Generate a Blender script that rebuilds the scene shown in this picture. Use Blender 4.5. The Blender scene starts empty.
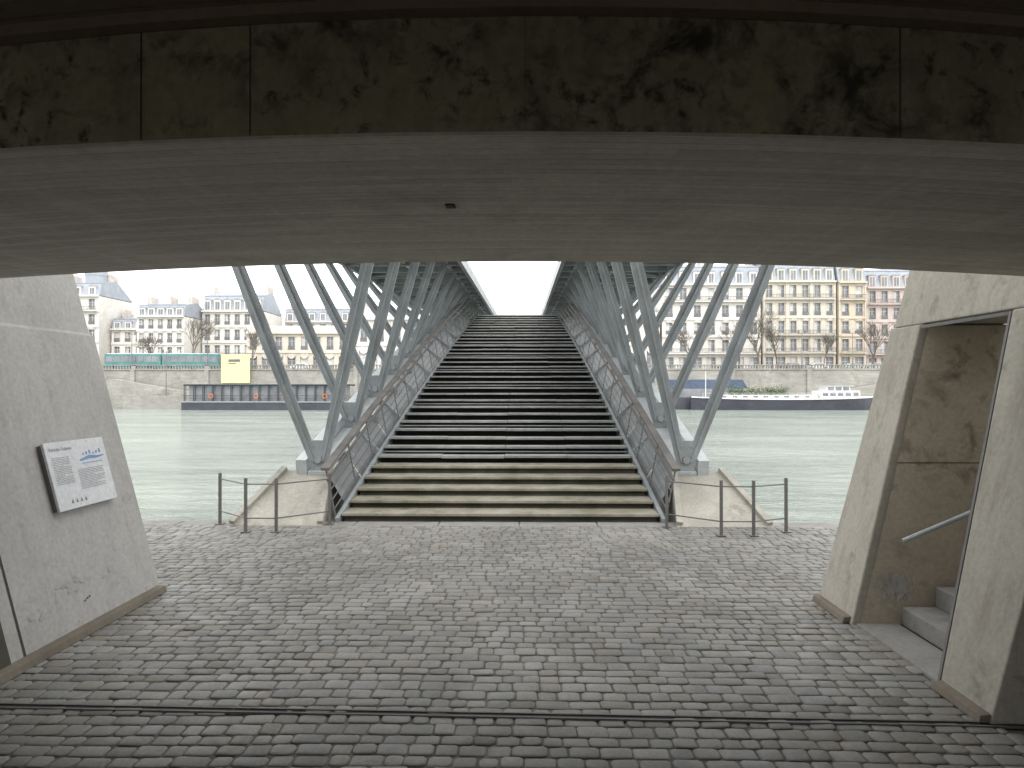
import bpy, math, random
from mathutils import Vector, Matrix
random.seed(7)
scene=bpy.context.scene
CH=1.65; F=720.0; CX=-0.31
# ------------------------------------------------------------------ helpers
class MB:
    def __init__(s): s.v=[];s.f=[];s.m=[]
    def poly(s,pts,m=0):
        n=len(s.v); s.v+= [tuple(p) for p in pts]; s.f.append(tuple(range(n,n+len(pts)))); s.m.append(m)
    def box(s,x0,x1,y0,y1,z0,z1,m=0):
        n=len(s.v)
        s.v+=[(x0,y0,z0),(x1,y0,z0),(x1,y1,z0),(x0,y1,z0),(x0,y0,z1),(x1,y0,z1),(x1,y1,z1),(x0,y1,z1)]
        for f in [(0,3,2,1),(4,5,6,7),(0,1,5,4),(1,2,6,5),(2,3,7,6),(3,0,4,7)]:
            s.f.append(tuple(n+i for i in f)); s.m.append(m)
    def prism(s,prof,y0,y1,m=0,fy0=None,fy1=None):   # prof in xz
        n=len(s.v);k=len(prof)
        s.v+=[(x,fy0(z) if fy0 else y0,z) for x,z in prof]+[(x,fy1(z) if fy1 else y1,z) for x,z in prof]
        s.f.append(tuple(n+i for i in range(k)));s.m.append(m)
        s.f.append(tuple(n+k+i for i in reversed(range(k))));s.m.append(m)
        for i in range(k):
            j=(i+1)%k
            s.f.append((n+i,n+k+i,n+k+j,n+j));s.m.append(m)
    def rod(s,p,q,r0,r1=None,sides=6,m=0,cap=True):
        r1=r0 if r1 is None else r1
        p=Vector(p);q=Vector(q);d=(q-p)
        if d.length<1e-6:return
        d.normalize(); a=d.orthogonal().normalized(); b=d.cross(a)
        n=len(s.v)
        for c,r in((p,r0),(q,r1)):
            for i in range(sides):
                t=2*math.pi*i/sides
                s.v.append(tuple(c+a*math.cos(t)*r+b*math.sin(t)*r))
        for i in range(sides):
            j=(i+1)%sides
            s.f.append((n+i,n+j,n+sides+j,n+sides+i));s.m.append(m)
        if cap:
            s.f.append(tuple(n+i for i in reversed(range(sides))));s.m.append(m)
            s.f.append(tuple(n+sides+i for i in range(sides)));s.m.append(m)
    def bar(s,p,q,w,h,side=(1,0,0),w2=None,h2=None,m=0):  # w along 'side'
        p=Vector(p);q=Vector(q);d=(q-p).normalized()
        a=Vector(side);a=(a-d*a.dot(d)).normalized();b=d.cross(a)
        w2=w if w2 is None else w2;h2=h if h2 is None else h2
        n=len(s.v)
        for c,ww,hh in((p,w,h),(q,w2,h2)):
            for i,j in((-1,-1),(1,-1),(1,1),(-1,1)):
                s.v.append(tuple(c+a*i*ww/2+b*j*hh/2))
        for f in [(0,3,2,1),(4,5,6,7),(0,1,5,4),(1,2,6,5),(2,3,7,6),(3,0,4,7)]:
            s.f.append(tuple(n+i for i in f)); s.m.append(m)
    def obj(s,name,mats,parent=None,smooth=False,bevel=0):
        me=bpy.data.meshes.new(name); me.from_pydata(s.v,[],s.f); 
        for mm in mats: me.materials.append(mm)
        me.polygons.foreach_set('material_index',s.m)
        if smooth: me.polygons.foreach_set('use_smooth',[True]*len(s.f))
        me.update()
        o=bpy.data.objects.new(name,me); scene.collection.objects.link(o)
        if parent: o.parent=parent
        if bevel:
            b=o.modifiers.new('b','BEVEL');b.width=bevel;b.segments=2;b.limit_method='ANGLE'
        return o
def empty(name):
    e=bpy.data.objects.new(name,None); scene.collection.objects.link(e); return e

def N(nt,t,**k):
    n=nt.nodes.new(t)
    for a,b in k.items(): setattr(n,a,b)
    return n
def mixc(nt,a,b,fac,blend='MIX'):
    n=N(nt,'ShaderNodeMix',data_type='RGBA',blend_type=blend)
    for sock,val in((n.inputs[0],fac),(n.inputs[6],a),(n.inputs[7],b)):
        if hasattr(val,'links'): nt.links.new(val,sock)
        elif isinstance(val,(int,float)): sock.default_value=val
        else: sock.default_value=(*val,1)
    return n.outputs[2]
def noise(nt,co,scale,detail=5,rough=.6,dist=0,sc3=None):
    n=N(nt,'ShaderNodeTexNoise'); n.inputs['Scale'].default_value=scale;n.inputs['Detail'].default_value=detail
    n.inputs['Roughness'].default_value=rough; n.inputs['Distortion'].default_value=dist
    if sc3:
        mp=N(nt,'ShaderNodeMapping');mp.inputs['Scale'].default_value=sc3
        nt.links.new(co,mp.inputs[0]);co=mp.outputs[0]
    nt.links.new(co,n.inputs['Vector']);return n.outputs['Fac']
def rng(nt,v,a,b,c=0,d=1):
    n=N(nt,'ShaderNodeMapRange');nt.links.new(v,n.inputs[0])
    for i,x in enumerate((a,b,c,d)): n.inputs[1+i].default_value=x
    return n.outputs[0]
def math2(nt,op,a,b=0.0):
    n=N(nt,'ShaderNodeMath',operation=op)
    for s,v in((n.inputs[0],a),(n.inputs[1],b)):
        if hasattr(v,'links'): nt.links.new(v,s)
        else: s.default_value=v
    return n.outputs[0]
def grey(nt,v):
    c=N(nt,'ShaderNodeCombineColor')
    for i in range(3): nt.links.new(v,c.inputs[i])
    return c.outputs[0]
def surf(name,base,dark=None,rough=.85,metal=0,scale=1.2,fine=30,bump=.15,bdist=.01,
         boards=None,spots=None,streak=None,planks=None,spec=.3,spots2=None):
    m=bpy.data.materials.new(name);m.use_nodes=True;nt=m.node_tree
    bs=nt.nodes['Principled BSDF'];co=N(nt,'ShaderNodeTexCoord').outputs['Object']
    dark=dark or tuple(c*.72 for c in base)
    f=rng(nt,noise(nt,co,scale,6,.6,.3),.35,.65)
    col=mixc(nt,dark,base,f)
    fn=noise(nt,co,fine,4,.7)
    col=mixc(nt,col,grey(nt,rng(nt,fn,.3,.7,.86,1.1)),1.0,'MULTIPLY')
    h=fn
    if boards:
        sc3,amt=boards
        bn=noise(nt,co,1,3,.7,0,sc3)
        bf=rng(nt,bn,.35,.65,0,amt)
        col=mixc(nt,col,tuple(c*.6 for c in dark),bf)
        h=math2(nt,'ADD',math2(nt,'MULTIPLY',fn,.4),math2(nt,'MULTIPLY',bn,1.2))
    if planks:      # narrow shuttering boards running along X, width w in Y
        wd,amt=planks
        sp=N(nt,'ShaderNodeSeparateXYZ');nt.links.new(co,sp.inputs[0])
        wob=math2(nt,'MULTIPLY',noise(nt,co,1.5,2,.5),.02)
        yv=math2(nt,'DIVIDE',math2(nt,'ADD',sp.outputs[1],wob),wd)
        fl=math2(nt,'FLOOR',yv);fr_=math2(nt,'FRACT',yv)
        seg=math2(nt,'FLOOR',math2(nt,'ADD',math2(nt,'MULTIPLY',sp.outputs[0],.45),math2(nt,'MULTIPLY',fl,.37)))
        cv=N(nt,'ShaderNodeCombineXYZ');nt.links.new(fl,cv.inputs[0]);nt.links.new(seg,cv.inputs[1])
        wn=N(nt,'ShaderNodeTexWhiteNoise',noise_dimensions='3D');nt.links.new(cv.outputs[0],wn.inputs['Vector'])
        col=mixc(nt,col,grey(nt,rng(nt,wn.outputs['Value'],0,1,1-amt,1+amt*.4)),1.0,'MULTIPLY')
        edge=rng(nt,math2(nt,'ABSOLUTE',math2(nt,'SUBTRACT',fr_,.5)),.40,.5,0,1)
        en=rng(nt,noise(nt,co,2.5,4,.6,.3,(.8,6,6)),.36,.60,0,.65)
        col=mixc(nt,col,tuple(c*.40 for c in dark),math2(nt,'MULTIPLY',edge,en))
        h=math2(nt,'ADD',math2(nt,'MULTIPLY',h,.6),math2(nt,'MULTIPLY',edge,-.8))
    if streak:
        sc3,c2,amt=streak
        sf=rng(nt,noise(nt,co,1,5,.7,.2,sc3),.5,.72,0,amt)
        col=mixc(nt,col,c2,sf)
    for sp_ in (spots,spots2):
        if sp_:
            sc,lo,hi,c2,amt=sp_
            sf=rng(nt,noise(nt,co,sc,5,.65,.4),lo,hi,0,amt)
            big=rng(nt,noise(nt,co,sc*.22,2,.5),.38,.56)
            col=mixc(nt,col,c2,math2(nt,'MULTIPLY',sf,big))
    nt.links.new(col,bs.inputs['Base Color'])
    bs.inputs['Roughness'].default_value=rough;bs.inputs['Metallic'].default_value=metal
    bs.inputs['Specular IOR Level'].default_value=spec
    if bump:
        b=N(nt,'ShaderNodeBump');b.inputs['Strength'].default_value=bump;b.inputs['Distance'].default_value=bdist
        nt.links.new(h,b.inputs['Height']);nt.links.new(b.outputs[0],bs.inputs['Normal'])
    return m

# ------------------------------------------------------------------ materials
M={}
M['wall']=surf('concrete_wall',(.43,.42,.40),(.37,.36,.34),scale=.9,bump=.12,streak=((9,9,.5),(.24,.22,.19),.3),spots=(5,.58,.75,(.16,.14,.11),.5))
M['wallr']=surf('concrete_wall_tan',(.44,.415,.355),(.36,.34,.29),scale=.9,bump=.12,streak=((9,9,.5),(.20,.175,.13),.45),spots=(6,.55,.72,(.10,.085,.06),.6))
M['niche']=surf('concrete_niche',(.56,.50,.40),(.44,.39,.31),scale=1.2,bump=.12,spots=(5,.50,.68,(.08,.07,.05),.75))
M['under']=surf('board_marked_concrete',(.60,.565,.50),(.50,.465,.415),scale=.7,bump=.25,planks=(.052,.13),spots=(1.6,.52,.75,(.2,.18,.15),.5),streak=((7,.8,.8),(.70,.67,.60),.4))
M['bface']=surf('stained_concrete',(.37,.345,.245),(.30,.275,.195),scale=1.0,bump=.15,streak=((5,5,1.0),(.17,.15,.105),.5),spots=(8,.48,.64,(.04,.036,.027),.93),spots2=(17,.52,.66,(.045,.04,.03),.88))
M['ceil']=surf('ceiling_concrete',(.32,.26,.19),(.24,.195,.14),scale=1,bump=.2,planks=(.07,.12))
M['plinth']=surf('plinth',(.22,.19,.15),rough=.9)
M['joint']=surf('joint_dark',(.08,.075,.06),rough=.9)
M['steel']=surf('painted_steel',(.33,.36,.37),(.24,.265,.275),rough=.42,scale=2,fine=60,bump=.03,streak=((5,5,.8),(.15,.145,.135),.45),spec=.5)
M['steel_l']=surf('painted_steel_light',(.52,.55,.56),(.40,.43,.44),rough=.4,scale=2,fine=60,bump=.03,streak=((5,5,.8),(.24,.24,.23),.45),spec=.5)
M['steel_m']=surf('painted_steel_plate',(.27,.285,.29),(.19,.20,.205),rough=.5,scale=2,fine=60,bump=.03,streak=((5,5,.8),(.12,.115,.105),.5),spec=.4)
M['rail']=surf('railing_steel',(.19,.187,.182),rough=.5,metal=.3,bump=0)
M['wood']=surf('weathered_wood',(.175,.165,.155),(.12,.112,.104),scale=4,rough=.7,bump=.2)
M['slat']=surf('deck_slats',(.30,.29,.23),(.22,.215,.165),scale=4,rough=.8,bump=.2)
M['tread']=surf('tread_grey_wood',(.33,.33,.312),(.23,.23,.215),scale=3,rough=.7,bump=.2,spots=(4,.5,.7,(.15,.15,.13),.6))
M['gap_shade']=surf('tread_gap_shade',(.034,.036,.036),(.02,.02,.02),rough=.8)  # near-black, paints the shade in the gaps between open treads
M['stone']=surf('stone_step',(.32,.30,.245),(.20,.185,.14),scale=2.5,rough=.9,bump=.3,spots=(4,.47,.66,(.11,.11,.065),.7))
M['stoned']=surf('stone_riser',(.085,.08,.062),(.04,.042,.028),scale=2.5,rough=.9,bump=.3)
M['ramp']=surf('ramp_concrete',(.44,.42,.37),(.33,.315,.275),scale=2,rough=.9,bump=.2,spots=(4,.5,.68,(.16,.145,.11),.7))
M['cop']=surf('coping_stone',(.29,.28,.265),(.21,.20,.19),scale=3,rough=.85,bump=.2)
M['mortar']=surf('mortar',(.165,.15,.13),(.10,.092,.08),scale=5,rough=1,bump=.4)
M['black']=surf('black_paint',(.03,.032,.035),rough=.5,bump=0)
M['white']=surf('white_paint',(.75,.75,.74),rough=.45,bump=0,scale=2)
M['panel']=surf('sign_panel',(.66,.67,.68),(.62,.63,.64),rough=.35,bump=0,scale=3)
M['ink']=surf('sign_ink',(.22,.22,.23),rough=.6,bump=0)
M['blue']=surf('sign_blue',(.22,.38,.62),rough=.5,bump=0)
M['qstone']=surf('quay_stone',(.40,.385,.35),(.28,.27,.245),scale=.25,fine=3,rough=.9,bump=.3,bdist=.05,boards=((.3,.3,3),.35),spots=(.5,.5,.7,(.15,.145,.12),.65))
M['qroad']=surf('quay_road',(.42,.41,.39),(.34,.33,.32),scale=.3,fine=4)
M['asph']=surf('asphalt',(.07,.07,.072),rough=.9,fine=20)
M['ground']=surf('ground_mat',(.16,.16,.14),rough=.95,scale=.02,fine=.5)
M['slate']=surf('slate_roof',(.36,.385,.42),(.29,.315,.35),scale=.5,fine=4,rough=.6)  # roof, pane and chimney colours lightened to stand in for distance haze
M['glass']=surf('window_glass',(.24,.25,.26),(.14,.15,.16),scale=.35,fine=1,rough=.12,bump=0,spec=.5)
M['frame']=surf('window_frame',(.66,.65,.62),bump=0)
M['iron']=surf('balcony_iron',(.20,.20,.205),bump=0)
M['chim']=surf('chimney_brick',(.60,.54,.49),scale=1)
M['fac1']=surf('facade_cream',(.64,.59,.50),(.53,.49,.42),scale=.12,fine=1.5,bump=.1)  # facade palette kept pale: distance haze is mixed into these colours
M['fac2']=surf('facade_pale',(.72,.69,.635),(.61,.585,.54),scale=.12,fine=1.5,bump=.1)
M['fac3']=surf('facade_ochre',(.60,.53,.42),(.49,.435,.35),scale=.12,fine=1.5,bump=.1)
M['fac4']=surf('facade_rose',(.58,.49,.445),(.48,.41,.375),scale=.12,fine=1.5,bump=.1)
M['bark']=surf('bark',(.20,.18,.155),rough=.9,bump=0)
M['teal']=surf('bus_paint',(.10,.26,.26),rough=.35,bump=0)
M['hull']=surf('hull_paint',(.07,.075,.09),rough=.4,bump=0,scale=.4,fine=3)
M['yellow']=surf('banner_yellow',(.70,.72,.38),(.66,.68,.34),rough=.6,bump=0)
M['leaf']=surf('deck_plants',(.12,.16,.06),(.06,.09,.04),scale=2)
M['orange']=surf('lifebuoy_orange',(.7,.22,.08),bump=0)
M['tyre']=surf('tyre',(.03,.03,.03),bump=0)
M['navy']=surf('navy_canvas',(.10,.13,.19),bump=0)
M['graf']=surf('white_scrape',(.62,.61,.57),rough=.9)
M['pale']=surf('pale_rub',(.455,.445,.425),rough=.9)

def cobmat():
    m=bpy.data.materials.new('cobble_stone');m.use_nodes=True;nt=m.node_tree;bs=nt.nodes['Principled BSDF']
    co=N(nt,'ShaderNodeTexCoord').outputs['Object']
    at=N(nt,'ShaderNodeAttribute');at.attribute_name='tint'
    f=rng(nt,noise(nt,co,45,5,.7),.3,.7,.80,1.10)
    big=rng(nt,noise(nt,co,.7,5,.6,.5),.35,.65,.74,1.08)
    col=mixc(nt,at.outputs['Color'],grey(nt,math2(nt,'MULTIPLY',f,big)),1,'MULTIPLY')
    df=rng(nt,noise(nt,co,2.3,6,.7,.6),.46,.7,0,.5)
    col=mixc(nt,col,(.175,.16,.14),df)
    st_=rng(nt,noise(nt,co,1.3,5,.65,.8),.56,.68,0,.4)
    col=mixc(nt,col,(.09,.082,.073),st_)
    nt.links.new(col,bs.inputs['Base Color'])
    nt.links.new(rng(nt,noise(nt,co,6,4,.6),.3,.7,.48,.78),bs.inputs['Roughness'])
    bs.inputs['Specular IOR Level'].default_value=.35
    b=N(nt,'ShaderNodeBump');b.inputs['Strength'].default_value=.45;b.inputs['Distance'].default_value=.005
    nt.links.new(noise(nt,co,30,5,.7),b.inputs['Height']);nt.links.new(b.outputs[0],bs.inputs['Normal'])
    return m
M['cob']=cobmat()
def watermat():
    m=bpy.data.materials.new('river_water');m.use_nodes=True;nt=m.node_tree;bs=nt.nodes['Principled BSDF']
    co=N(nt,'ShaderNodeTexCoord').outputs['Object']
    c=mixc(nt,(.19,.225,.19),(.31,.345,.30),rng(nt,noise(nt,co,1,4,.6,.3,(.05,.15,1)),.35,.65))
    nt.links.new(c,bs.inputs['Base Color']);bs.inputs['Roughness'].default_value=.10;bs.inputs['IOR'].default_value=1.33
    b=N(nt,'ShaderNodeBump');b.inputs['Strength'].default_value=1;b.inputs['Distance'].default_value=.42
    h=math2(nt,'ADD',noise(nt,co,1,6,.68,.6,(.5,1.0,1)),math2(nt,'MULTIPLY',noise(nt,co,1,3,.6,.3,(2.2,4.5,1)),.4))
    nt.links.new(h,b.inputs['Height']);nt.links.new(b.outputs[0],bs.inputs['Normal'])
    return m
M['water']=watermat()

# ------------------------------------------------------------------ underpass
YB0=-7.0
up=empty('concrete_underpass')
b=MB()
LP=[(-2.96,0),(-3.52,2.08),(-3.555,2.085),(-3.98,3.65),(-8,3.65),(-8,-.2),(-2.96,-.2)]
b.prism(LP,YB0,5.82)
b.obj('west_abutment_wall',[M['wall']],up,bevel=.012)
RX=2.28; 
def rx(z): return RX+.27*z
b=MB()
b.prism([(rx(0),-.2),(rx(0),0),(rx(2.11),2.11),(7,2.11),(7,-.2)],5.10,5.66,fy0=lambda z:5.08+.08*z)
b.prism([(rx(0),-.2),(rx(0),0),(rx(2.11),2.11),(7,2.11),(7,-.2)],3.58,4.08,fy1=lambda z:4.02+.115*z)
b.obj('stair_doorway_piers',[M['wallr']],up,bevel=.012)
b=MB()
b.prism([(rx(2.115)+.02,2.115),(rx(3.65)+.02,3.65),(3.5,3.65),(3.5,2.115)],3.58,5.66)
b.obj('doorway_lintel',[M['wallr']],up,bevel=.012)
b=MB()
b.box(6.3,6.5,4.3,5.06,-.2,4.5)
b.obj('stairwell_end_wall',[M['niche']],up)
b=MB()
b.poly([(rx(.0)+.06,5.075,0.0),(6.3,5.075,0),(6.3,5.235,2.1),(rx(2.1)+.06,5.235,2.1)])
b.obj('stairwell_lining',[M['niche']],up)
b=MB()
zj=1.12; b.poly([(rx(zj)+.06,5.158,zj-.004),(6.3,5.158,zj-.004),(6.3,5.158,zj+.004),(rx(zj)+.06,5.158,zj+.004)])
b.obj('lining_joint',[M['plinth']],up)
b=MB()
b.box(2.62,3.0,4.03,5.07,0,.13); b.box(2.85,3.3,4.04,5.07,.13,.27);b.box(3.15,3.6,4.055,5.07,.27,.41)
for i in range(6): b.box(3.45+.3*i,6.3,4.15,5.07,.41+.14*i,.55+.14*i)
b.obj('stairwell_steps',[M['cop']],up,bevel=.01)
b=MB()
b.box(3.35,7,YB0,3.57,-.2,3.65)
b.obj('inner_side_wall',[M['ceil']],up)
b=MB(); n=24; xs=[-4.2+8.4*i/n for i in range(n+1)]
def zb_far(x): x-=-.15; return 2.372-.0107*x*x
def zb_near(x): x-=-.1; return 2.340-.021*x*x
def zt(x): x-=-.05; return 2.690-.036*x*x
for i in range(n):
    a,c=xs[i],xs[i+1]
    b.poly([(a,1.958,zb_near(a)-.0),(a,4.1,zb_far(a)),(c,4.1,zb_far(c)),(c,1.958,zb_near(c))],0)
    b.poly([(a,1.95,zb_near(a)+.007),(a,1.958,zb_near(a)),(c,1.958,zb_near(c)),(c,1.95,zb_near(c)+.007)],0)
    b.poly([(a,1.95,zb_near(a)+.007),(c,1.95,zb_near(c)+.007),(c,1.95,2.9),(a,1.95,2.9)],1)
    b.poly([(a,4.1,zb_far(a)),(a,4.1,3.65),(c,4.1,3.65),(c,4.1,zb_far(c))],0)
b.obj('portal_beam',[M['under'],M['bface']],up)
b=MB()
for i in range(n):
    a,c=xs[i],xs[i+1]
    b.poly([(a,YB0,max(zt(a),2.3)),(a,1.9,max(zt(a),2.3)),(c,1.9,max(zt(c),2.3)),(c,YB0,max(zt(c),2.3))],0)
    b.poly([(a,1.9,zt(a)),(a,1.9,zt(a)-.03),(c,1.9,zt(c)-.03),(c,1.9,zt(c))],0)
    b.poly([(a,1.9,zt(a)-.03),(a,1.955,zt(a)-.03),(c,1.955,zt(c)-.03),(c,1.9,zt(c)-.03)],0)
b.obj('vault_ceiling',[M['ceil']],up)
b=MB(); b.box(-8,8,YB0-.3,4.1,3.66,4.2);b.box(-8,8,YB0-.3,YB0-.01,2.3,3.65); b.obj('road_deck_slab',[M['wall']],up)
b=MB()
for px in (137,248,525,897):
    x=(px-525)/F*1.95; ww=.0013 if px!=525 else .0005
    b.box(x-ww,x+ww,1.946,1.949,zb_near(x)+.009,zt(x)-.031)
b.obj('beam_joints',[M['joint']],up)
b=MB(); x=(450-525)/F*2.75; b.box(x-.018,x+.018,2.73,2.78,2.345,2.358); b.obj('beam_fixing',[M['joint']],up)
def lx(z): return -2.96-.27*z
b=MB()
for y in (4.24,):
    b.poly([(lx(0)+.004,y-.008,0),(lx(0)+.004,y+.008,0),(lx(2.07)+.004,y+.008,2.07),(lx(2.07)+.004,y-.008,2.07)])
b.poly([(lx(.02)+.005,3.9,.02),(lx(.02)+.005,4.12,.02),(lx(.6)+.005,4.12,.6),(lx(.6)+.005,3.9,.6)])
b.obj('wall_joints',[M['joint']],up)
b=MB();random.seed(21)
for (cy,cz,k,sy,sz) in ((4.75,.33,14,.13,.03),(4.5,.25,10,.1,.02),(5.25,.28,8,.08,.05)):
    for i in range(k):
        y=cy+random.gauss(0,sy);z=max(.08,cz+random.gauss(0,sz));r=random.uniform(.006,.02);h=.0035+i*.00006+cy*.0001
        b.poly([(lx(z+r*.6*math.sin(t))+h,y+2.2*r*math.cos(t)*random.uniform(.6,1.2),z+r*.6*math.sin(t)) for t in [q*math.pi/3 for q in range(6)]])
b.obj('rubbed_marks',[M['pale']],up)
b=MB()
for y,z in ((4.9,.2),(4.87,.19),(4.93,.205),(5.5,.9)):
    b.poly([(lx(z)+.006,y,z),(lx(z)+.006,y+.018,z+.002),(lx(z+.012)+.006,y+.014,z+.012),(lx(z+.01)+.006,y+.002,z+.01)])
b.obj('wall_chips',[M['joint']],up)
b=MB()
b.prism([(-2.99,0),(-2.905,0),(-2.915,.05),(-2.99,.055)],-2,5.8)
b.prism([(RX+.02,0),(RX-.05,0),(RX-.04,.04),(RX+.02,.045)],5.11,5.65)
b.prism([(RX+.02,0),(RX-.05,0),(RX-.04,.04),(RX+.02,.045)],3.59,4.01)
b.obj('wall_plinth',[M['plinth']],up,bevel=.005)
b=MB()
b.bar((rx(0)+.012,4.035,0),(rx(2.1)+.012,4.275,2.1),.022,.022,(0,1,0))
b.bar((rx(2.09)+.012,4.28,2.09),(rx(2.09)+.012,5.23,2.09),.022,.022,(1,0,0))
b.obj('steel_edge_frame',[M['rail']],up)
b=MB()
b.rod((2.60,5.0,.60),(4.6,5.0,1.45),.018,sides=10)
for x in (2.8,4.0):
    z=.60+(x-2.6)*.425
    b.rod((x,5.0,z-.01),(x,5.12,z-.05),.008)
b.obj('stair_handrail',[M['steel_l']],None,smooth=True)
b=MB(); random.seed(3)
for i in range(190):
    x=2.60+random.gauss(0,.05); z=.24+random.gauss(0,.045)+.3*abs(random.gauss(0,.1)); r=random.uniform(.003,.016); yq=5.0695+.0762*z-.00003*i
    b.poly([(x+r*math.cos(t)*random.uniform(.5,1.2),yq,z+1.7*r*math.sin(t)*random.uniform(.5,1.2)) for t in [k*math.pi/3 for k in range(6)]])
b.obj('paint_scrape',[M['graf']],up)

# ------------------------------------------------------------------ info sign
sg=empty('information_sign')
nrm=Vector((1,0,.27)).normalized(); u=Vector((-.27,0,1)).normalized(); yy=Vector((0,1,0))
orig=Vector((lx(1.03),5.13,1.03))
MT=Matrix((( yy.x,u.x,nrm.x,orig.x),(yy.y,u.y,nrm.y,orig.y),(yy.z,u.z,nrm.z,orig.z),(0,0,0,1)))
b=MB(); b.box(-.34,.34,-.24,.24,.035,.055); o=b.obj('panel',[M['panel']],sg,bevel=.004); o.matrix_world=MT
b=MB(); b.box(-.33,.33,-.23,.23,.0,.034); o=b.obj('backing_frame',[M['rail']],sg); o.matrix_world=MT
b=MB(); random.seed(5)
def tline(x0,x1,y,h=.0035):
    x=x0
    while x<x1:
        w=random.uniform(.008,.028); b.poly([(x,y,.057),(min(x+w,x1),y,.057),(min(x+w,x1),y+h,.057),(x,y+h,.057)]); x+=w+.005
for k in range(17): tline(-.30,-.10-(.09 if k%6==5 else random.uniform(0,.012)),.125-k*.0115)
for k in range(13): tline(-.05,.26-(.12 if k%5==4 else random.uniform(0,.02)),.02-k*.0115)
for k in range(4):
    b.poly([(-.2+k*.05,-.2,.057),(-.175+k*.05,-.2,.057),(-.187+k*.05,-.17,.057)])
o=b.obj('text_lines',[M['ink']],sg);o.matrix_world=MT
b=MB()
b.poly([(0,.08,.057),(.1,.09,.057),(.2,.088,.057),(.3,.10,.057),(.3,.108,.057),(.2,.106,.057),(.12,.118,.057),(.06,.105,.057),(0,.092,.057)])
for k in range(6): b.box(.05+k*.04,.065+k*.04,.125,.135+.01*(k%3),.0565,.058)
b.poly([(.02,.06,.057),(.27,.06,.057),(.27,.065,.057),(.02,.065,.057)])
o=b.obj('map_graphic',[M['blue']],sg);o.matrix_world=MT
tc=bpy.data.curves.new('title','FONT');tc.body='Port des Tuileries';tc.size=.034
o=bpy.data.objects.new('title_text',tc);scene.collection.objects.link(o);tc.materials.append(M['ink']);o.parent=sg;o.matrix_world=MT@Matrix.Translation((-.3,.175,.0575))

# ------------------------------------------------------------------ cobbles
random.seed(11)
V=[];Fc=[];T=[]
def cobble(x0,x1,y0,y1,z):
    g=.003
    j=lambda:random.uniform(-.003,.004)
    x0+=g+j();x1-=g+j();y0+=g+j();y1-=g+j()
    if x1-x0<.03:return
    c=random.uniform(.195,.275); w=random.uniform(0,.018)
    if random.random()<.06:c*=.78
    col=(c+w,c+.002,c-w-.008,1)
    n=len(V)
    ch=random.uniform(.009,.020); tx=random.uniform(-.03,.03); ty=random.uniform(-.03,.03)
    cx=(x0+x1)/2;cy=(y0+y1)/2; zz=z+random.uniform(-.004,.002)
    sk=random.uniform(-.008,.008)
    for ins,dz in((0,-.03),(0,-.007),(.004,-.003),(.012,0)):
        X0=x0+ins;X1=x1-ins;Y0=y0+ins;Y1=y1-ins
        q=ch*(1 if ins==0 else .8)
        for x,y in((X0+q,Y0),(X1-q,Y0),(X1,Y0+q),(X1,Y1-q),(X1-q,Y1),(X0+q,Y1),(X0,Y1-q),(X0,Y0+q)):
            V.append((x+sk*(y-cy)/.05*.4,y,zz+dz+(x-cx)*tx+(y-cy)*ty))
    for r in range(3):
        for i in range(8):
            k=(i+1)%8
            Fc.append((n+8*r+i,n+8*r+k,n+8*r+8+k,n+8*r+8+i))
    Fc.append(tuple(n+24+i for i in range(8)))
    T.extend([col]*25)
y=-1.0
while y<8.58:
    h=random.uniform(.090,.122); y1=min(y+h,8.6)
    a,c=(-2.96,RX+.02) if y<5.7 else (-7.5,7.0)
    if y<3.5: c=3.35
    x=a-random.uniform(0,.1)
    while x<c:
        w=random.uniform(.085,.175); x1=x+w
        yo=.018*math.sin(x*1.3+y*.6)+.009*math.sin(x*3.1+1+y)
        cobble(x,min(x1,c+.03),y+yo,y1+yo,0)
        x=x1
    y=y1
me=bpy.data.meshes.new('cobblestone_pavement');me.from_pydata(V,[],Fc)
at=me.color_attributes.new('tint','FLOAT_COLOR','CORNER')
flat=[]
for i,p in enumerate(me.polygons): flat+=list(T[i])*p.loop_total
at.data.foreach_set('color',flat)
me.polygons.foreach_set('use_smooth',[True]*len(Fc))
me.materials.append(M['cob'])
cobo=bpy.data.objects.new('cobblestone_pavement',me);scene.collection.objects.link(cobo)
b=MB(); b.box(-60,60,-80,8.6,-.3,-.010); b.obj('quay_ground',[M['mortar']])
b=MB(); x=-60
while x<60:
    w=random.uniform(.9,1.3); b.box(x+.004,x+w-.004,8.605,8.9,-.5,.0+random.uniform(-.003,.003)); x+=w
b.box(-60,60,8.5,8.86,-3,-.02)
b.obj('quay_edge_coping',[M['cop']],bevel=.012)
b=MB()
L=(-2.9,3.70);R=(3.3,3.555)
for off,hh in((-.022,.012),(.022,.012)):
    b.bar((L[0],L[1]+off,.0),(R[0],R[1]+off,.0),hh,.012,(0,1,0))
b.bar((L[0],L[1],-.006),(R[0],R[1],-.006),.034,.012,(0,1,0),m=1)
b.obj('drainage_channel',[M['wood'],M['black']])
b=MB(); b.box(RX+.03,2.6,4.04,5.07,-.1,.012); b.obj('doorway_threshold',[M['cop']],bevel=.006)

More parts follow.
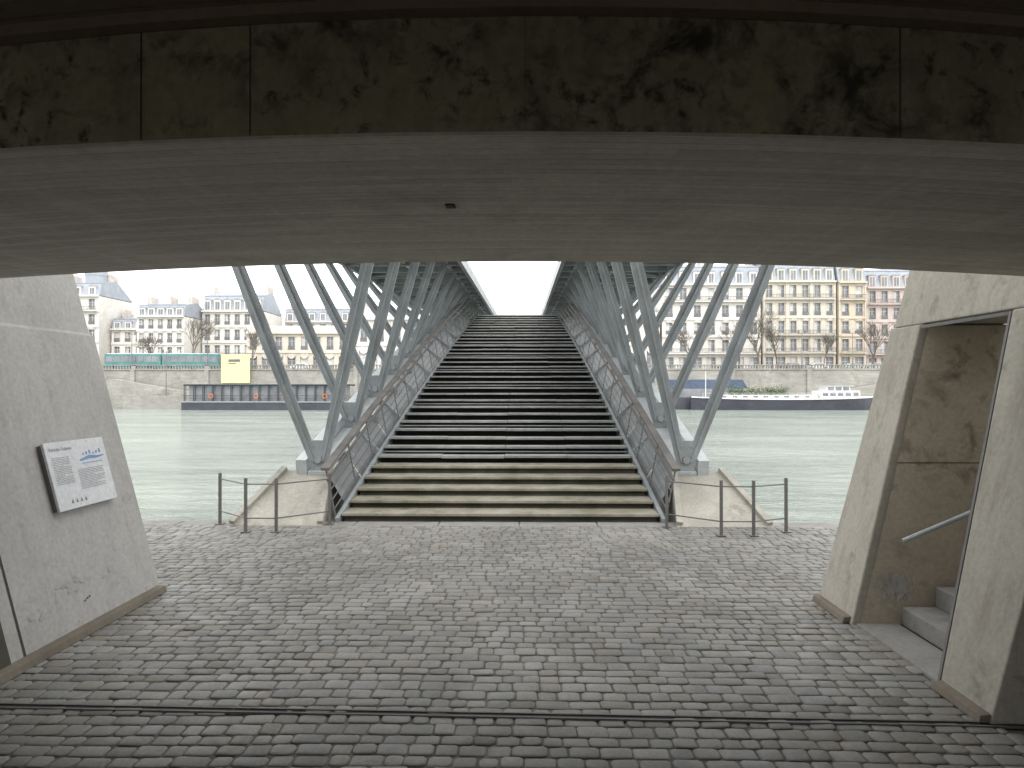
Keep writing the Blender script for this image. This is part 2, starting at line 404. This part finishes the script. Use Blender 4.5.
# ------------------------------------------------------------------ bridge
br=empty('steel_footbridge')
Y0=8.9
def zs(t): return .265*t-.0019*t*t
TC=20.0; ZC=zs(TC)
def zst(Y):
    t=Y-Y0
    return zs(t) if t<TC else ZC
def hw(Y): return 2.0-.022*(min(Y,38)-8.9)
b=MB(); st=MB(); z=0;i=0;t=0
steps=[]
while True:
    rise=.10+.0016*i
    z+=rise
    if z>ZC: break
    t=(.265-math.sqrt(max(.265**2-4*.0019*z,0)))/(2*.0019)
    steps.append((t,z)); i+=1
steps.append((TC,ZC))
random.seed(2)
for k,(t,z) in enumerate(steps[:-1]):
    Yk=Y0+(steps[k-1][0] if k else 0.0)
    Yn=Y0+steps[k][0]
    w=hw(Yk)-.04; zz=z
    if k<5:
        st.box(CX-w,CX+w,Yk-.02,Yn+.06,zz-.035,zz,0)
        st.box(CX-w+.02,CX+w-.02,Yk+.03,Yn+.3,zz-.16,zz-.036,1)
    else:
        g=(Yn-Yk); nb=4
        for q in range(nb):
            xa=CX-w+2*w*q/nb;xb=CX-w+2*w*(q+1)/nb
            dz=random.uniform(-.004,.004);dy=random.uniform(-.008,.008)
            b.box(xa+.004,xb-.004,Yk+dy,Yk+g*.33+dy,zz-.032+dz,zz+dz,0)
            b.box(xa+.004,xb-.004,Yk+g*.36+dy,Yk+g*.70+dy,zz-.032+dz,zz+dz,0)
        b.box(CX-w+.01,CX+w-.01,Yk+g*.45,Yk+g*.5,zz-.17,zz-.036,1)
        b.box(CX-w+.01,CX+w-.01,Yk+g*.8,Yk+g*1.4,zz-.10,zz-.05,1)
        if k%3==0:
            b.rod((CX-w,Yk+.03,zz-.085),(CX+w,Yk+.03,zz-.085),.012,sides=6,m=2)
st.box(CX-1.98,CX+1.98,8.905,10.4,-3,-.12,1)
st.obj('stone_steps',[M['stone'],M['stoned']],br,bevel=.006)
YC=Y0+TC
b.box(CX-hw(YC)+.04,CX+hw(YC)-.04,YC-.2,60,ZC-.12,ZC,0)
for xo in (-.66,.66):
    for k in range(20):
        a=Y0+1.6+k*(TC-1.6)/20;c=Y0+1.6+(k+1)*(TC-1.6)/20
        b.bar((CX+xo,a,zst(a)-.16),(CX+xo,c,zst(c)-.16),.04,.12,(1,0,0),m=2)
b.obj('stair_treads',[M['tread'],M['gap_shade'],M['steel']],br)
b=MB()
for k in range(24):
    a=Y0+1.2+k*(TC-1.2)/24;c=Y0+1.2+(k+1)*(TC-1.2)/24
    b.poly([(CX-hw(a),a,zst(a)-.3),(CX+hw(a),a,zst(a)-.3),(CX+hw(c),c,zst(c)-.3),(CX-hw(c),c,zst(c)-.3)],0)
b.obj('added_dark_backing',[M['gap_shade']],br)  # dark sheet added below the treads to keep bright water from showing through
Ys=[Y0-.05+ (YC-Y0)*i/26 for i in range(27)]+[YC+1+3*i for i in range(1,11)]
b=MB(); rl=MB()
def railh(Y): return .66+.015*min(Y-Y0,22)
for sgn in(-1,1):
    pa=lambda Y,o,h:(CX+sgn*(hw(Y)+o),Y,zst(Y)+h)
    for i in range(len(Ys)-1):
        a,c=Ys[i],Ys[i+1]
        b.bar(pa(a,.0,-.06),pa(c,.0,-.06),.05,.26,(1,0,0))
        rl.bar(pa(a,.16,railh(a)),pa(c,.16,railh(c)),.10,.035,(1,0,0),m=0)
        rl.bar(pa(a,.13,railh(a)*.8),pa(c,.13,railh(c)*.8),.02,.04,(1,0,0),m=0)
        for q in (.22,.40,.58):
            rl.rod(pa(a,.03+.13*q,railh(a)*q),pa(c,.03+.13*q,railh(c)*q),.009,sides=5,m=1,cap=False)
        rl.bar(pa(a,.03,.03),pa(c,.03,.03),.03,.05,(1,0,0),m=1)
    Y=Y0
    while Y<55:
        p0=(CX+sgn*(hw(Y)+.02),Y,zst(Y)-.05);p1=(CX+sgn*(hw(Y)+.16),Y,zst(Y)+railh(Y)-.02)
        rl.bar(p0,p1,.045,.014,(0,1,0),.03,.014,m=1)
        Y+=1.0
b.obj('stair_stringers',[M['steel']],br)
rl.obj('stair_balustrades',[M['wood'],M['rail']],br)
YE=128.
def zd(Y):
    if Y<40: return 4.32+.032*(Y-10)
    return 5.28
DI=1.17; DO=3.92; DL=1.55
def arch(Y):
    t=min(Y,138-Y)-Y0
    z=.5+.265*t-.0019*t*t
    return min(z,zd(Y)-.22)
b=MB();dk=MB()
Yd=[6.2+i*1.2 for i in range(int((YE-6.2)/1.2)+1)]
for sgn in(-1,1):
    xi=CX+sgn*DI;xo=CX+sgn*DO
    for i in range(len(Yd)-1):
        a,c=Yd[i],Yd[i+1]
        b.bar((xi,a,zd(a)+.1),(xi,c,zd(c)+.1),.09,.26,(1,0,0))
        b.bar((xo,a,zd(a)+.1),(xo,c,zd(c)+.1),.09,.26,(1,0,0))
        for xm in (CX+sgn*DL,(xi+xo)/2):
            b.bar((xm,a,zd(a)+.12),(xm,c,zd(c)+.12),.08,.16,(1,0,0))
        b.bar((xi,a,zd(a)+.1),(xo,a,zd(a)+.1),.08,.2,(0,1,0))
        if i%2==0: b.rod((xi,a,zd(a)+.05),(xo,c,zd(c)+.05),.025,sides=5)
        if a<45:
            for q in range(6):
                y=a+q*.2
                dk.box(min(xi,xo),max(xi,xo),y+.015,y+.185,zd(y)+.25,zd(y)+.29)
    for q in (.35,.65,.95):
        b.rod((xo,6.2,zd(6.2)+.3+q),(xo,40,zd(40)+.3+q),.015,sides=5);b.rod((xo,40,zd(40)+.3+q),(xo,YE,zd(YE)+.3+q),.015,sides=5)
    y=6.2
    while y<YE: b.rod((xo,y,zd(y)+.2),(xo,y,zd(y)+1.25),.018,sides=4); y+=2
dk.box(CX-DO,CX+DO,45.5,YE,5.5,5.55)
b.obj('deck_girders',[M['steel']],br)
dk.obj('deck_slats',[M['slat']],br)
b=MB();sb=MB();pl=MB()
for sgn in(-1,1):
    xa=CX+sgn*2.42
    ya=[9.45+i*.9 for i in range(133)]
    for i in range(len(ya)-1):
        a,c=ya[i],ya[i+1]
        b.bar((xa+sgn*.22,a,arch(a)-.05),(xa+sgn*.22,c,arch(c)-.05),.14,.22,(1,0,0),m=0)
        b.bar((xa-sgn*.0,a,arch(a)-.12),(xa-sgn*.0,c,arch(c)-.12),.26,.05,(1,0,0),m=0)
        if i%2==1: b.bar((xa-sgn*.25,a,arch(a)-.25),(xa+sgn*.4,a,arch(a)-.12),.05,.16,(0,1,0),m=0)
        if c<YC:   # added plate between stair stringer and arch, blocks the bright water behind
            g0=.02
            pl.poly([(CX+sgn*(hw(a)+.03),a+g0,zst(a)-.10),(xa-sgn*.14,a+g0,arch(a)-.16),(xa-sgn*.14,c-g0,arch(c)-.16),(CX+sgn*(hw(c)+.03),c-g0,zst(c)-.10)])
    for n_ in range(0,66):
        Y=9.5+1.8*n_
        za=arch(Y); zt_=zd(Y)+.02
        if zt_-za<.35: continue
        base=Vector((xa,Y,za+.02))
        for tx in (CX+sgn*DO,CX+sgn*DL):
            top=Vector((tx,Y,zt_))
            b0=base+Vector(((.06 if tx*sgn>base.x*sgn else -.06)*sgn,0,0))
            mid=b0.lerp(top,.5)
            s_=.18
            sb.bar(b0,mid,.12,.035,(1,0,0),s_,.045)
            sb.bar(mid,top,s_,.045,(1,0,0),.13,.035)
            sb.bar(b0,mid,.022,.10,(1,0,0),.022,.18);sb.bar(mid,top,.022,.18,(1,0,0),.022,.1)
        sb.prism([(base.x-.14,base.z+.28),(base.x+.14,base.z+.28),(base.x+.10,base.z-.12),(base.x-.10,base.z-.12)],Y-.02,Y+.02)
        sb.rod(base+Vector((0,-.07,.03)),base+Vector((0,.07,.03)),.05,sides=10)
        for bx,bz in ((-.07,.2),(.07,.2),(-.07,.08),(.07,.08)):
            sb.rod(base+Vector((bx,-.032,bz)),base+Vector((bx,-.02,bz)),.014,sides=6)
        if n_>0 and Y<YC: sb.bar((xa,Y,za-.1),(CX+sgn*hw(Y),Y,zst(Y)-.06),.06,.1,(0,1,0))
b.obj('arch_girders',[M['steel_l']],br)
sb.obj('v_struts',[M['steel']],br)
pl.obj('added_side_plates',[M['steel_m']],br)
for sgn in(-1,1):
    b=MB()
    def P(o,y,z): return (CX+sgn*o,y,z)
    f=[P(2.12,8.60,0),P(3.26,8.60,0),P(2.92,9.55,.55),P(2.26,9.55,.55)]
    g=[P(2.12,8.60,-3),P(3.26,8.60,-3),P(2.92,10.6,-3),P(2.26,10.6,-3)]
    t2=[P(2.92,10.6,.45),P(2.26,10.6,.45)]
    b.poly(f);b.poly([f[3],f[2],t2[0],t2[1]]);b.poly([f[0],f[3],t2[1],g[3],g[0]]);b.poly([f[1],f[2],t2[0],g[2],g[1]]);b.poly([f[0],f[1],g[1],g[0]])
    b.bar(P(2.15,8.61,.03),P(2.28,9.55,.58),.07,.06,(1,0,0));b.bar(P(3.22,8.61,.03),P(2.89,9.55,.58),.07,.06,(1,0,0))
    b.obj('abutment_ramp',[M['ramp']],br)
def barrier(pts):
    b=MB()
    for (px,py) in pts:
        Y=CH*F/(py-388);X=(px-525)*Y/F
        b.bar((X,Y,0),(X,Y,.62),.03,.03,(1,0,0))
        b.box(X-.045,X+.045,Y-.045,Y+.045,0,.012)
    for i in range(len(pts)-1):
        A=[((p[0]-525)*(CH*F/(p[1]-388))/F,CH*F/(p[1]-388)) for p in (pts[i],pts[i+1])]
        for z in(.16,.55):
            b.rod((A[0][0],A[0][1],z),(A[1][0],A[1][1],z),.008,sides=6)
    return b.obj('metal_barrier',[M['rail']])
barrier([(218,525),(244,533),(275,533),(329,525)])
barrier([(666,527),(720,535),(752,535),(784,531)])

# ------------------------------------------------------------------ water & far bank
b=MB(); b.poly([(-500,8.8,-2),(500,8.8,-2),(500,127,-2),(-500,127,-2)]); b.obj('river_water',[M['water']])
b=MB(); b.box(-400,400,126,136,-4,.25); b.obj('far_lower_quay',[M['qstone']])
b=MB()
b.box(-400,400,134,136,.26,5.0); b.box(-400,400,133.8,136,5.01,5.25)
b.box(-400,400,134.0,134.6,5.86,6.0)
x=-200
while x<200: b.box(x,x+.25,134.15,134.4,5.26,5.85); x+=.55
x=-200
while x<200: b.box(x,x+.8,133.6,133.99,.26,5.0); b.box(x,x+.8,134.0,134.6,5.255,6.1);x+=14
b.prism([(-140,.26),(-58,.26),(-76,3.3),(-140,3.3)],131.2,133.55)
b.box(-140,-77,131.1,131.4,3.31,4.0)
b.prism([(140,.26),(52,.26),(70,3.3),(140,3.3)],131.2,133.55)
b.box(71,140,131.1,131.4,3.31,4.0)
b.obj('far_quay_wall',[M['qstone']])
b=MB(); b.box(-600,600,136.01,3000,4.5,5.1); b.obj('ground',[M['ground']])
b=MB(); b.box(-400,400,137.5,146,5.0,5.104); b.obj('road',[M['asph']])
b=MB(); b.box(-400,400,136.02,137.45,5.0,5.22); b.box(-400,400,146.05,147.9,5.0,5.22); b.obj('pavement',[M['qroad']])

def facade(name,x0,x1,yf,z0,floors,fh,bays,wallm,roofh=4.5,depth=14,arched=False,roof='mansard',balc=(1,4),seed=0,pil=False):
    random.seed(seed)
    e=empty(name)
    w=MB();g=MB();fr=MB();ir=MB();rf=MB()
    bw=(x1-x0)/bays; H=floors*fh
    d=.35
    for i in range(bays):
        for k in range(floors):
            a=x0+i*bw;c=a+bw;zb=z0+k*fh;zt_=zb+fh
            ww=min(1.35,bw*.5) if k else min(1.9,bw*.62)
            hh=fh*.66
            wa=(a+c)/2-ww/2;wc=wa+ww;za=zb+fh*(.14 if k else .04);zc=za+hh+(0 if k else .1*fh)
            for q in([(a,zb),(wa,zb),(wa,zt_),(a,zt_)],[(wc,zb),(c,zb),(c,zt_),(wc,zt_)],[(wa,zb),(wc,zb),(wc,za),(wa,za)],[(wa,zc),(wc,zc),(wc,zt_),(wa,zt_)]):
                w.poly([(x,yf,z) for x,z in q])
            w.poly([(wa,yf,za),(wa,yf,zc),(wa,yf+d,zc),(wa,yf+d,za)]);w.poly([(wc,yf,za),(wc,yf+d,za),(wc,yf+d,zc),(wc,yf,zc)])
            w.poly([(wa,yf,zc),(wc,yf,zc),(wc,yf+d,zc),(wa,yf+d,zc)]);w.poly([(wa,yf,za),(wa,yf+d,za),(wc,yf+d,za),(wc,yf,za)])
            g.poly([(wa,yf+d,za),(wc,yf+d,za),(wc,yf+d,zc),(wa,yf+d,zc)])
            mx=(wa+wc)/2
            fr.box(mx-.05,mx+.05,yf+d-.08,yf+d-.01,za,zc)
            fr.box(wa,wc,yf+d-.085,yf+d-.012,za+(zc-za)*.66,za+(zc-za)*.66+.08)
            rr=random.random()
            if rr<.3: fr.box(wa+.03,mx-.06,yf+d-.05,yf+d-.02,za,zc-.05)
            elif rr<.42: fr.box(wa+.02,wc-.02,yf+d-.05,yf+d-.02,za+(zc-za)*random.uniform(.1,.6),zc)
            w.box(wa-.15,wc+.15,yf-.12,yf-.003,zc+.03,zc+.22)
            w.box(wa-.16,wa-.02,yf-.07,yf-.003,za,zc+.02);w.box(wc+.02,wc+.16,yf-.07,yf-.003,za,zc+.02)
            if k==2 and not arched: w.prism([(wa-.25,zc+.23),(wc+.25,zc+.23),(mx,zc+.6)],yf-.2,yf-.004)
            if arched and k==0:
                w.rod((mx,yf-.1,zc+.25),(mx,yf-.003,zc+.25),ww/2,sides=12)
            if k and k not in balc: ir.box(wa-.05,wc+.05,yf-.12,yf-.06,za+.05,za+.75)
    if pil:
        for i in range(0,bays+1,2):
            x=x0+i*bw; w.box(max(x-.35,x0),min(x+.35,x1),yf-.16,yf-.005,z0+fh+.13,z0+H-.21)
    for k in range(1,floors+1):
        p=.25 if k<floors else .7
        w.box(x0-.02,x1+.02,yf-p,yf-.004,z0+k*fh-.2,z0+k*fh+.12)
    for k in balc:
        if k<floors:
            z=z0+k*fh+.13
            w.box(x0+.3,x1-.3,yf-.9,yf-.26,z-.2,z-.02)
            ir.box(x0+.3,x1-.3,yf-.88,yf-.84,z+.85,z+.95); ir.box(x0+.3,x1-.3,yf-.88,yf-.84,z+.1,z+.16)
            x=x0+.3
            while x<x1-.3: ir.box(x,x+.06,yf-.87,yf-.85,z+.0,z+.9); x+=.3
    y2=yf+depth;zt_=z0+H
    w.poly([(x0,yf,z0),(x0,yf,zt_),(x0,y2,zt_),(x0,y2,z0)]);w.poly([(x1,yf,z0),(x1,y2,z0),(x1,y2,zt_),(x1,yf,zt_)])
    w.poly([(x0,y2,z0),(x0,y2,zt_),(x1,y2,zt_),(x1,y2,z0)])
    zt_+=.13
    if roof=='mansard':
        zr=zt_+roofh*.72; zr2=zt_+roofh; s=roofh*.22
        P=[(x0,yf+.1,zt_),(x1,yf+.1,zt_),(x1,yf+.1+s,zr),(x0,yf+.1+s,zr)]
        rf.poly(P); rf.poly([P[3],P[2],(x1,yf+depth*.5,zr2),(x0,yf+depth*.5,zr2)])
        rf.poly([(x0,yf+depth*.5,zr2),(x1,yf+depth*.5,zr2),(x1,y2,zt_),(x0,y2,zt_)])
        rf.poly([(x0,yf+.1,zt_),(x0,yf+.1+s,zr),(x0,yf+depth*.5,zr2),(x0,y2,zt_)]);rf.poly([(x1,yf+.1,zt_),(x1,y2,zt_),(x1,yf+depth*.5,zr2),(x1,yf+.1+s,zr)])
        rf.box(x0,x1,yf+s-.02,yf+s+.16,zr-.08,zr+.1)
        for i in range(bays):
            mx=x0+(i+.5)*bw
            w.box(mx-.75,mx+.75,yf+.05,yf+1.6,zt_+.1,zt_+roofh*.5)
            g.box(mx-.5,mx+.5,yf+.02,yf+.04,zt_+.25,zt_+roofh*.42)
            fr.box(mx-.04,mx+.04,yf-.02,yf+.015,zt_+.25,zt_+roofh*.42)
            rf.prism([(mx-.9,zt_+roofh*.5+.01),(mx+.9,zt_+roofh*.5+.01),(mx,zt_+roofh*.5+.5)],yf-.05,yf+1.6)
        n=max(2,int((x1-x0)/8))
        ch=MB()
        for i in range(n+1):
            cx_=x0+.6+(x1-x0-1.2)*i/n+(random.uniform(-1,1) if 0<i<n else 0)
            hw_=random.uniform(.3,.5)
            ch.box(cx_-hw_,cx_+hw_,yf+depth*.3,yf+depth*.3+3.5,zr-.8,zr2+random.uniform(.3,1.2))
            for j in range(5): ch.rod((cx_,yf+depth*.3+.4+j*.6,zr2+.2),(cx_,yf+depth*.3+.4+j*.6,zr2+random.uniform(1.4,1.8)),.13,sides=6)
        ch.obj('chimneys',[M['chim']],e)
    else:
        w.box(x0,x1,yf+.1,yf+.4,zt_,zt_+1.1)
        rf.poly([(x0,yf+.5,zt_+.3),(x1,yf+.5,zt_+.3),(x1,yf+depth/2,zt_+roofh),(x0,yf+depth/2,zt_+roofh)])
    w.obj('walls',[wallm],e);g.obj('window_panes',[M['glass']],e);fr.obj('window_frames',[M['frame']],e)
    if ir.v: ir.obj('balconies',[M['iron']],e)
    rf.obj('roof',[M['slate']],e)
    return e
Z0=5.1
A='apartment_building'
facade(A,-150,-112,160,Z0,4,3.3,10,M['fac2'],4,seed=1)
e=facade('domed_building',-111,-94.5,158,Z0,5,3.4,5,M['fac2'],4,seed=2)
b=MB()
for k in range(8):
    a0=k/8*math.pi/2;a1=(k+1)/8*math.pi/2
    b.rod((-97.2,161.5,27+3.6*math.sin(a0)),(-97.2,161.5,27+3.6*math.sin(a1)),2.4*math.cos(a0),2.4*math.cos(a1)+.01,sides=16)
b.rod((-97.2,161.5,22),(-97.2,161.5,27),2.3,2.3,16);b.rod((-97.2,161.5,30.6),(-97.2,161.5,32.5),.3,.05,6)
b.obj('dome',[M['slate']],e)
facade(A,-94,-86.5,162,Z0,3,3.3,3,M['fac2'],3.2,seed=3)
facade(A,-86,-75.5,158,Z0,4,3.1,5,M['fac2'],3.6,seed=4)
facade(A,-75,-61,166,Z0,4,3.6,6,M['fac2'],5.0,seed=5)
facade(A,-60.5,-30,180,Z0,4,3.3,11,M['fac2'],4.3,seed=12)
facade('palace',-58,-36.5,149,Z0,2,4.0,8,M['fac1'],2,arched=True,roof='flat',balc=(),seed=6)
facade('museum_building',-35.5,28,150,Z0,2,5.5,18,M['fac2'],3,arched=True,roof='flat',balc=(),seed=7)
facade(A,28.5,48.8,150,Z0,5,3.6,7,M['fac2'],5.2,seed=8)
facade(A,49.2,64.0,149.5,Z0,5,3.7,6,M['fac1'],5.2,seed=9,balc=(1,2,4),pil=True)
facade(A,64.4,70.0,149,Z0,5,3.65,2,M['fac3'],5.5,seed=10,pil=True)
facade(A,71.5,84,152,Z0,5,3.5,5,M['fac4'],5,seed=11)
facade(A,84.5,130,150,Z0,5,3.5,16,M['fac2'],5,seed=13)

def tree(x,y,z,h,seed):
    random.seed(seed);b=MB()
    def grow(p,d,l,r,lv):
        q=p+d*l
        b.rod(p,q,max(r,.026),max(r*.68,.022),sides=5 if lv>2 else 3,cap=False)
        if lv==0:return
        for i in range(3):
            sp=.32 if lv>3 else .42
            nd=(d+Vector((random.gauss(0,sp),random.gauss(0,sp),random.gauss(.12,.15)))).normalized()
            grow(p+d*l*random.uniform(.65,1) ,nd,l*random.uniform(.72,.92),r*.6,lv-1)
    grow(Vector((x,y,z)),Vector((0,0,1)),h*.24,h*.02,5)
    return b.obj('bare_tree',[M['bark']])
for i,(px,Y,h) in enumerate([(190,140,14),(150,143,9),(250,139,9),(757,141,14),(738,143,11),(775,143,11),(690,140,10),(822,143,9),(870,141,13),(560,140,8)]):
    tree((px-525)*Y/F,Y,5.1,h,60+i)

def bus(x,y):
    e=empty('tour_bus');b=MB()
    b.box(x-5.5,x+5.5,y-1.2,y+1.2,5.5,8.2,0); b.box(x-5.2,x+5.2,y-1.0,y+1.0,8.21,8.35,1)
    g=MB()
    for i in range(7): g.box(x-5.2+i*1.5,x-5.2+i*1.5+1.35,y-1.23,y-1.205,6.7,7.8)
    g.box(x+5.505,x+5.53,y-1.1,y+1.1,6.3,7.9)
    w=MB()
    for dx in(-3.6,3.4): w.rod((x+dx,y-1.3,5.6),(x+dx,y-1.0,5.6),.5,sides=16);w.rod((x+dx,y+1.0,5.6),(x+dx,y+1.3,5.6),.5,sides=16)
    b.obj('body',[M['teal'],M['white']],e,bevel=.12);g.obj('windows',[M['glass']],e);w.obj('wheels',[M['tyre']],e)
for px in (132,190): bus((px-525)*138.9/F,138.9)
def car(x,y,z,m):
    e=empty('parked_car');b=MB()
    prof=[(-2.1,.35),(-2.1,.85),(-1.3,.98),(-.7,1.45),(.9,1.45),(1.6,.95),(2.15,.85),(2.15,.35)]
    b.prism([(x+a,z+c) for a,c in prof],y-.85,y+.85);b.obj('body',[m],e,bevel=.08)
    g=MB();g.prism([(x-1.15,z+.98),(x-.65,z+1.38),(x+.85,z+1.38),(x+1.4,z+.98)],y-.87,y+.87);g.obj('windows',[M['glass']],e)
    w=MB()
    for dx in(-1.35,1.35):
        for s in(-1,1): w.rod((x+dx,y+s*.7,z+.33),(x+dx,y+s*.9,z+.33),.33,sides=14)
    w.obj('wheels',[M['tyre']],e)
random.seed(4)
for px in (728,790,815,850,870,232,300): car((px-525)*143/F,143,5.11,random.choice([M['white'],M['black'],M['rail'],M['steel_l']]))
def lamp(x,y,z,h=7):
    b=MB();b.rod((x,y,z),(x,y,z+h*.25),.14,.1,8);b.rod((x,y,z+h*.25),(x,y,z+h),.09,.05,8)
    b.rod((x-.6,y,z+h-.3),(x+.6,y,z+h-.3),.04,sides=5)
    for s in(-.6,.6): b.rod((x+s,y,z+h-.3),(x+s,y,z+h+.2),.12,.22,8);b.rod((x+s,y,z+h+.2),(x+s,y,z+h+.4),.22,.03,8)
    b.obj('street_lamp',[M['iron']])
for px in (128,205,735,800,850): lamp((px-525)*137/F,137,5.2)
lamp((163-525)*127.5/F,127.5,.25,8)
e=empty('advertising_banner');b=MB()
xa=(219-525)*133/F;xb=(248-525)*133/F
b.box(xa,xb,132.9,133.1,2.6,7.9);b.obj('board',[M['yellow']],e)
b=MB();
for x in(xa+.4,xb-.4): b.rod((x,133.3,.2),(x,133.3,7.8),.1)
b.box(xa+1.4,xb-1.8,132.86,132.89,6.5,7.0);b.box(xa+1.4,xb-2.6,132.86,132.89,6.1,6.3); b.obj('posts',[M['rail']],e)

# boats
def hullmesh(b,x0,x1,y,w,z0,z1,m=0):
    n=16;L=[]
    for i in range(n+1):
        t=i/n; k=math.sin(math.pi*min(t*5,1)/2) if t<.2 else (math.cos(math.pi*max(t-.85,0)/.3/1.2))
        k=max(k,.15); x=x0+(x1-x0)*t; sh=.35*(2*t-1)**2
        L.append([(x,y-w*k,z1+sh),(x,y-w*k*.85,z0),(x,y+w*k*.85,z0),(x,y+w*k,z1+sh)])
    for i in range(n):
        for j in range(3): b.poly([L[i][j],L[i][j+1],L[i+1][j+1],L[i+1][j]],m)
        b.poly([L[i][0],L[i+1][0],L[i+1][3],L[i][3]],m+1)
        b.bar(Vector(L[i][0])+Vector((0,-.05,-.1)),Vector(L[i+1][0])+Vector((0,-.05,-.1)),.1,.22,(0,1,0),m=m+1)
    b.poly(L[0],m);b.poly(L[-1][::-1],m)
e=empty('restaurant_barge');b=MB();YB=121
x0=(187-525)*YB/F;x1=(352-525)*YB/F
b.box(x0,x1,YB-3,YB+3,-2.6,-.75,0);b.box(x0-.1,x1+.1,YB-3.1,YB+3.1,-.74,-.55,1)
b.box(x0+.3,x1-.3,YB-2.9,YB+2.9,2.0,2.25,0);b.box(x0,x1,YB-3.2,YB+3.2,2.26,2.34,1)
b.obj('hull_and_roof',[M['hull'],M['steel']],e)
g=MB();g.box(x0+1,x1-1,YB-2.3,YB+2.3,-.54,1.99);g.obj('glazing',[M['glass']],e)
p=MB();x=x0+.4
while x<x1: 
    p.box(x,x+.12,YB-3,YB-2.88,-.54,2.0);p.box(x+.02,x+.1,YB-2.42,YB-2.32,-.5,2);x+=1.55
p.box(x0,x1,YB-3.05,YB-3.0,.35,.43);p.box(x0,x1,YB-3.05,YB-3.0,-.05,0.0)
p.obj('posts',[M['hull']],e)
o=MB()
for q in(.18,.45,.62,.86):
    x=x0+(x1-x0)*q
    for k in range(12):
        a=2*math.pi*k/12;c=2*math.pi*(k+1)/12
        o.rod((x+.33*math.cos(a),YB-3.12,.3+.33*math.sin(a)),(x+.33*math.cos(c),YB-3.12,.3+.33*math.sin(c)),.08,sides=5)
o.obj('lifebuoys',[M['orange']],e)
e=empty('houseboat');b=MB();YB=122
x0=(690-525)*YB/F;x1=(868-525)*YB/F
hullmesh(b,x0,x1,YB,2.6,-2.5,-.1);b.obj('hull',[M['hull'],M['white']],e)
b=MB()
b.box(x0+21,x0+27.5,YB-1.9,YB+1.9,-.1,1.2,0);b.box(x0+22,x0+26,YB-1.6,YB+1.6,1.21,1.9,0);b.box(x0+21.7,x0+26.6,YB-1.8,YB+1.8,1.91,2.0,0)
b.box(x0+4,x0+20.5,YB-1.8,YB+1.8,-.1,.5,0)
b.obj('cabin',[M['white']],e,bevel=.05)
g=MB()
for i in range(5): g.box(x0+21.3+i*1.25,x0+22.2+i*1.25,YB-1.93,YB-1.905,.3,.9)
for i in range(3): g.box(x0+22.3+i*1.25,x0+23.3+i*1.25,YB-1.63,YB-1.605,1.25,1.8)
for i in range(9): g.box(x0+4.8+i*1.7,x0+5.6+i*1.7,YB-1.83,YB-1.805,.05,.35)
g.obj('portholes',[M['glass']],e)
b=MB();random.seed(9)
for k in range(2200):
    c=random.choice([6.5,8,9.5,11,12.5,13.5,15]);x=x0+c+random.gauss(0,.6);z=.6+abs(random.gauss(0,.6));y=YB-1+random.uniform(-.7,.7);r=.16
    b.poly([(x+random.uniform(-r,r),y+random.uniform(-r,r),z+random.uniform(-r,r)) for _ in range(3)])
b.obj('deck_plants',[M['leaf']],e)
b=MB()
for k in range(20): b.rod((x0+1.5+k*1.3,YB-2.2,-.1),(x0+1.5+k*1.3,YB-2.2,.8),.03,sides=4)
b.rod((x0+1.5,YB-2.2,.8),(x0+26,YB-2.2,.8),.03,sides=4);b.rod((x0+2.5,YB,-.1),(x0+2.5,YB,4.5),.07)
b.obj('guard_rail',[M['white']],e)
e=empty('moored_barge');b=MB();YB=124.8
xa=(660-525)*YB/F;xb=(748-525)*YB/F
b.prism([(xa-.8,.0),(xb+1.2,.0),(xb,-2.5),(xa,-2.5)],YB-1.1,YB+1.1,0)
b.prism([(xa+.5,1.6),(xb-.5,1.6),(xb-1.4,3.1),(xa+1.4,3.1)],YB-.9,YB+.9,1)
b.box(xa+1.2,xb-1.2,YB-.8,YB+.8,.01,1.59,2)
b.obj('hull_and_canopy',[M['hull'],M['navy'],M['glass']],e,bevel=.06)

# ------------------------------------------------------------------ world, sun, camera
w=bpy.data.worlds.new('World');scene.world=w;w.use_nodes=True;nt=w.node_tree
bg=nt.nodes['Background'];sk=N(nt,'ShaderNodeTexSky');sk.sky_type='NISHITA';sk.sun_disc=False
EL=math.radians(48);AZ=math.radians(165)
sk.sun_elevation=EL;sk.sun_rotation=AZ;sk.dust_density=4
hs=N(nt,'ShaderNodeHueSaturation');hs.inputs['Saturation'].default_value=.25
nt.links.new(sk.outputs[0],hs.inputs['Color'])
co=N(nt,'ShaderNodeTexCoord').outputs['Generated']
cl=mixc(nt,(18.5,18.8,19.1),(23.5,23.6,23.7),rng(nt,noise(nt,co,2.2,5,.55,.3,(1,1,2.5)),.35,.65))
nt.links.new(mixc(nt,hs.outputs[0],cl,.9),bg.inputs[0]);bg.inputs[1].default_value=.135
s=bpy.data.lights.new('sun','SUN');s.energy=1.3;s.angle=math.radians(20);s.color=(1,.97,.93)
so=bpy.data.objects.new('sun',s);scene.collection.objects.link(so)
d=Vector((math.sin(AZ)*math.cos(EL),math.cos(AZ)*math.cos(EL),math.sin(EL)))
so.rotation_euler=d.to_track_quat('Z','Y').to_euler()
cam=bpy.data.cameras.new('camera');cam.lens=F/1024*36;cam.sensor_width=36;cam.clip_end=5000;cam.clip_start=.05
cobj=bpy.data.objects.new('camera',cam);scene.collection.objects.link(cobj)
cobj.location=(0,0,CH);cobj.rotation_euler=(math.radians(90)+4/F,0,13/F)
scene.camera=cobj
scene.view_settings.view_transform='Standard';scene.view_settings.look='None';scene.view_settings.exposure=0
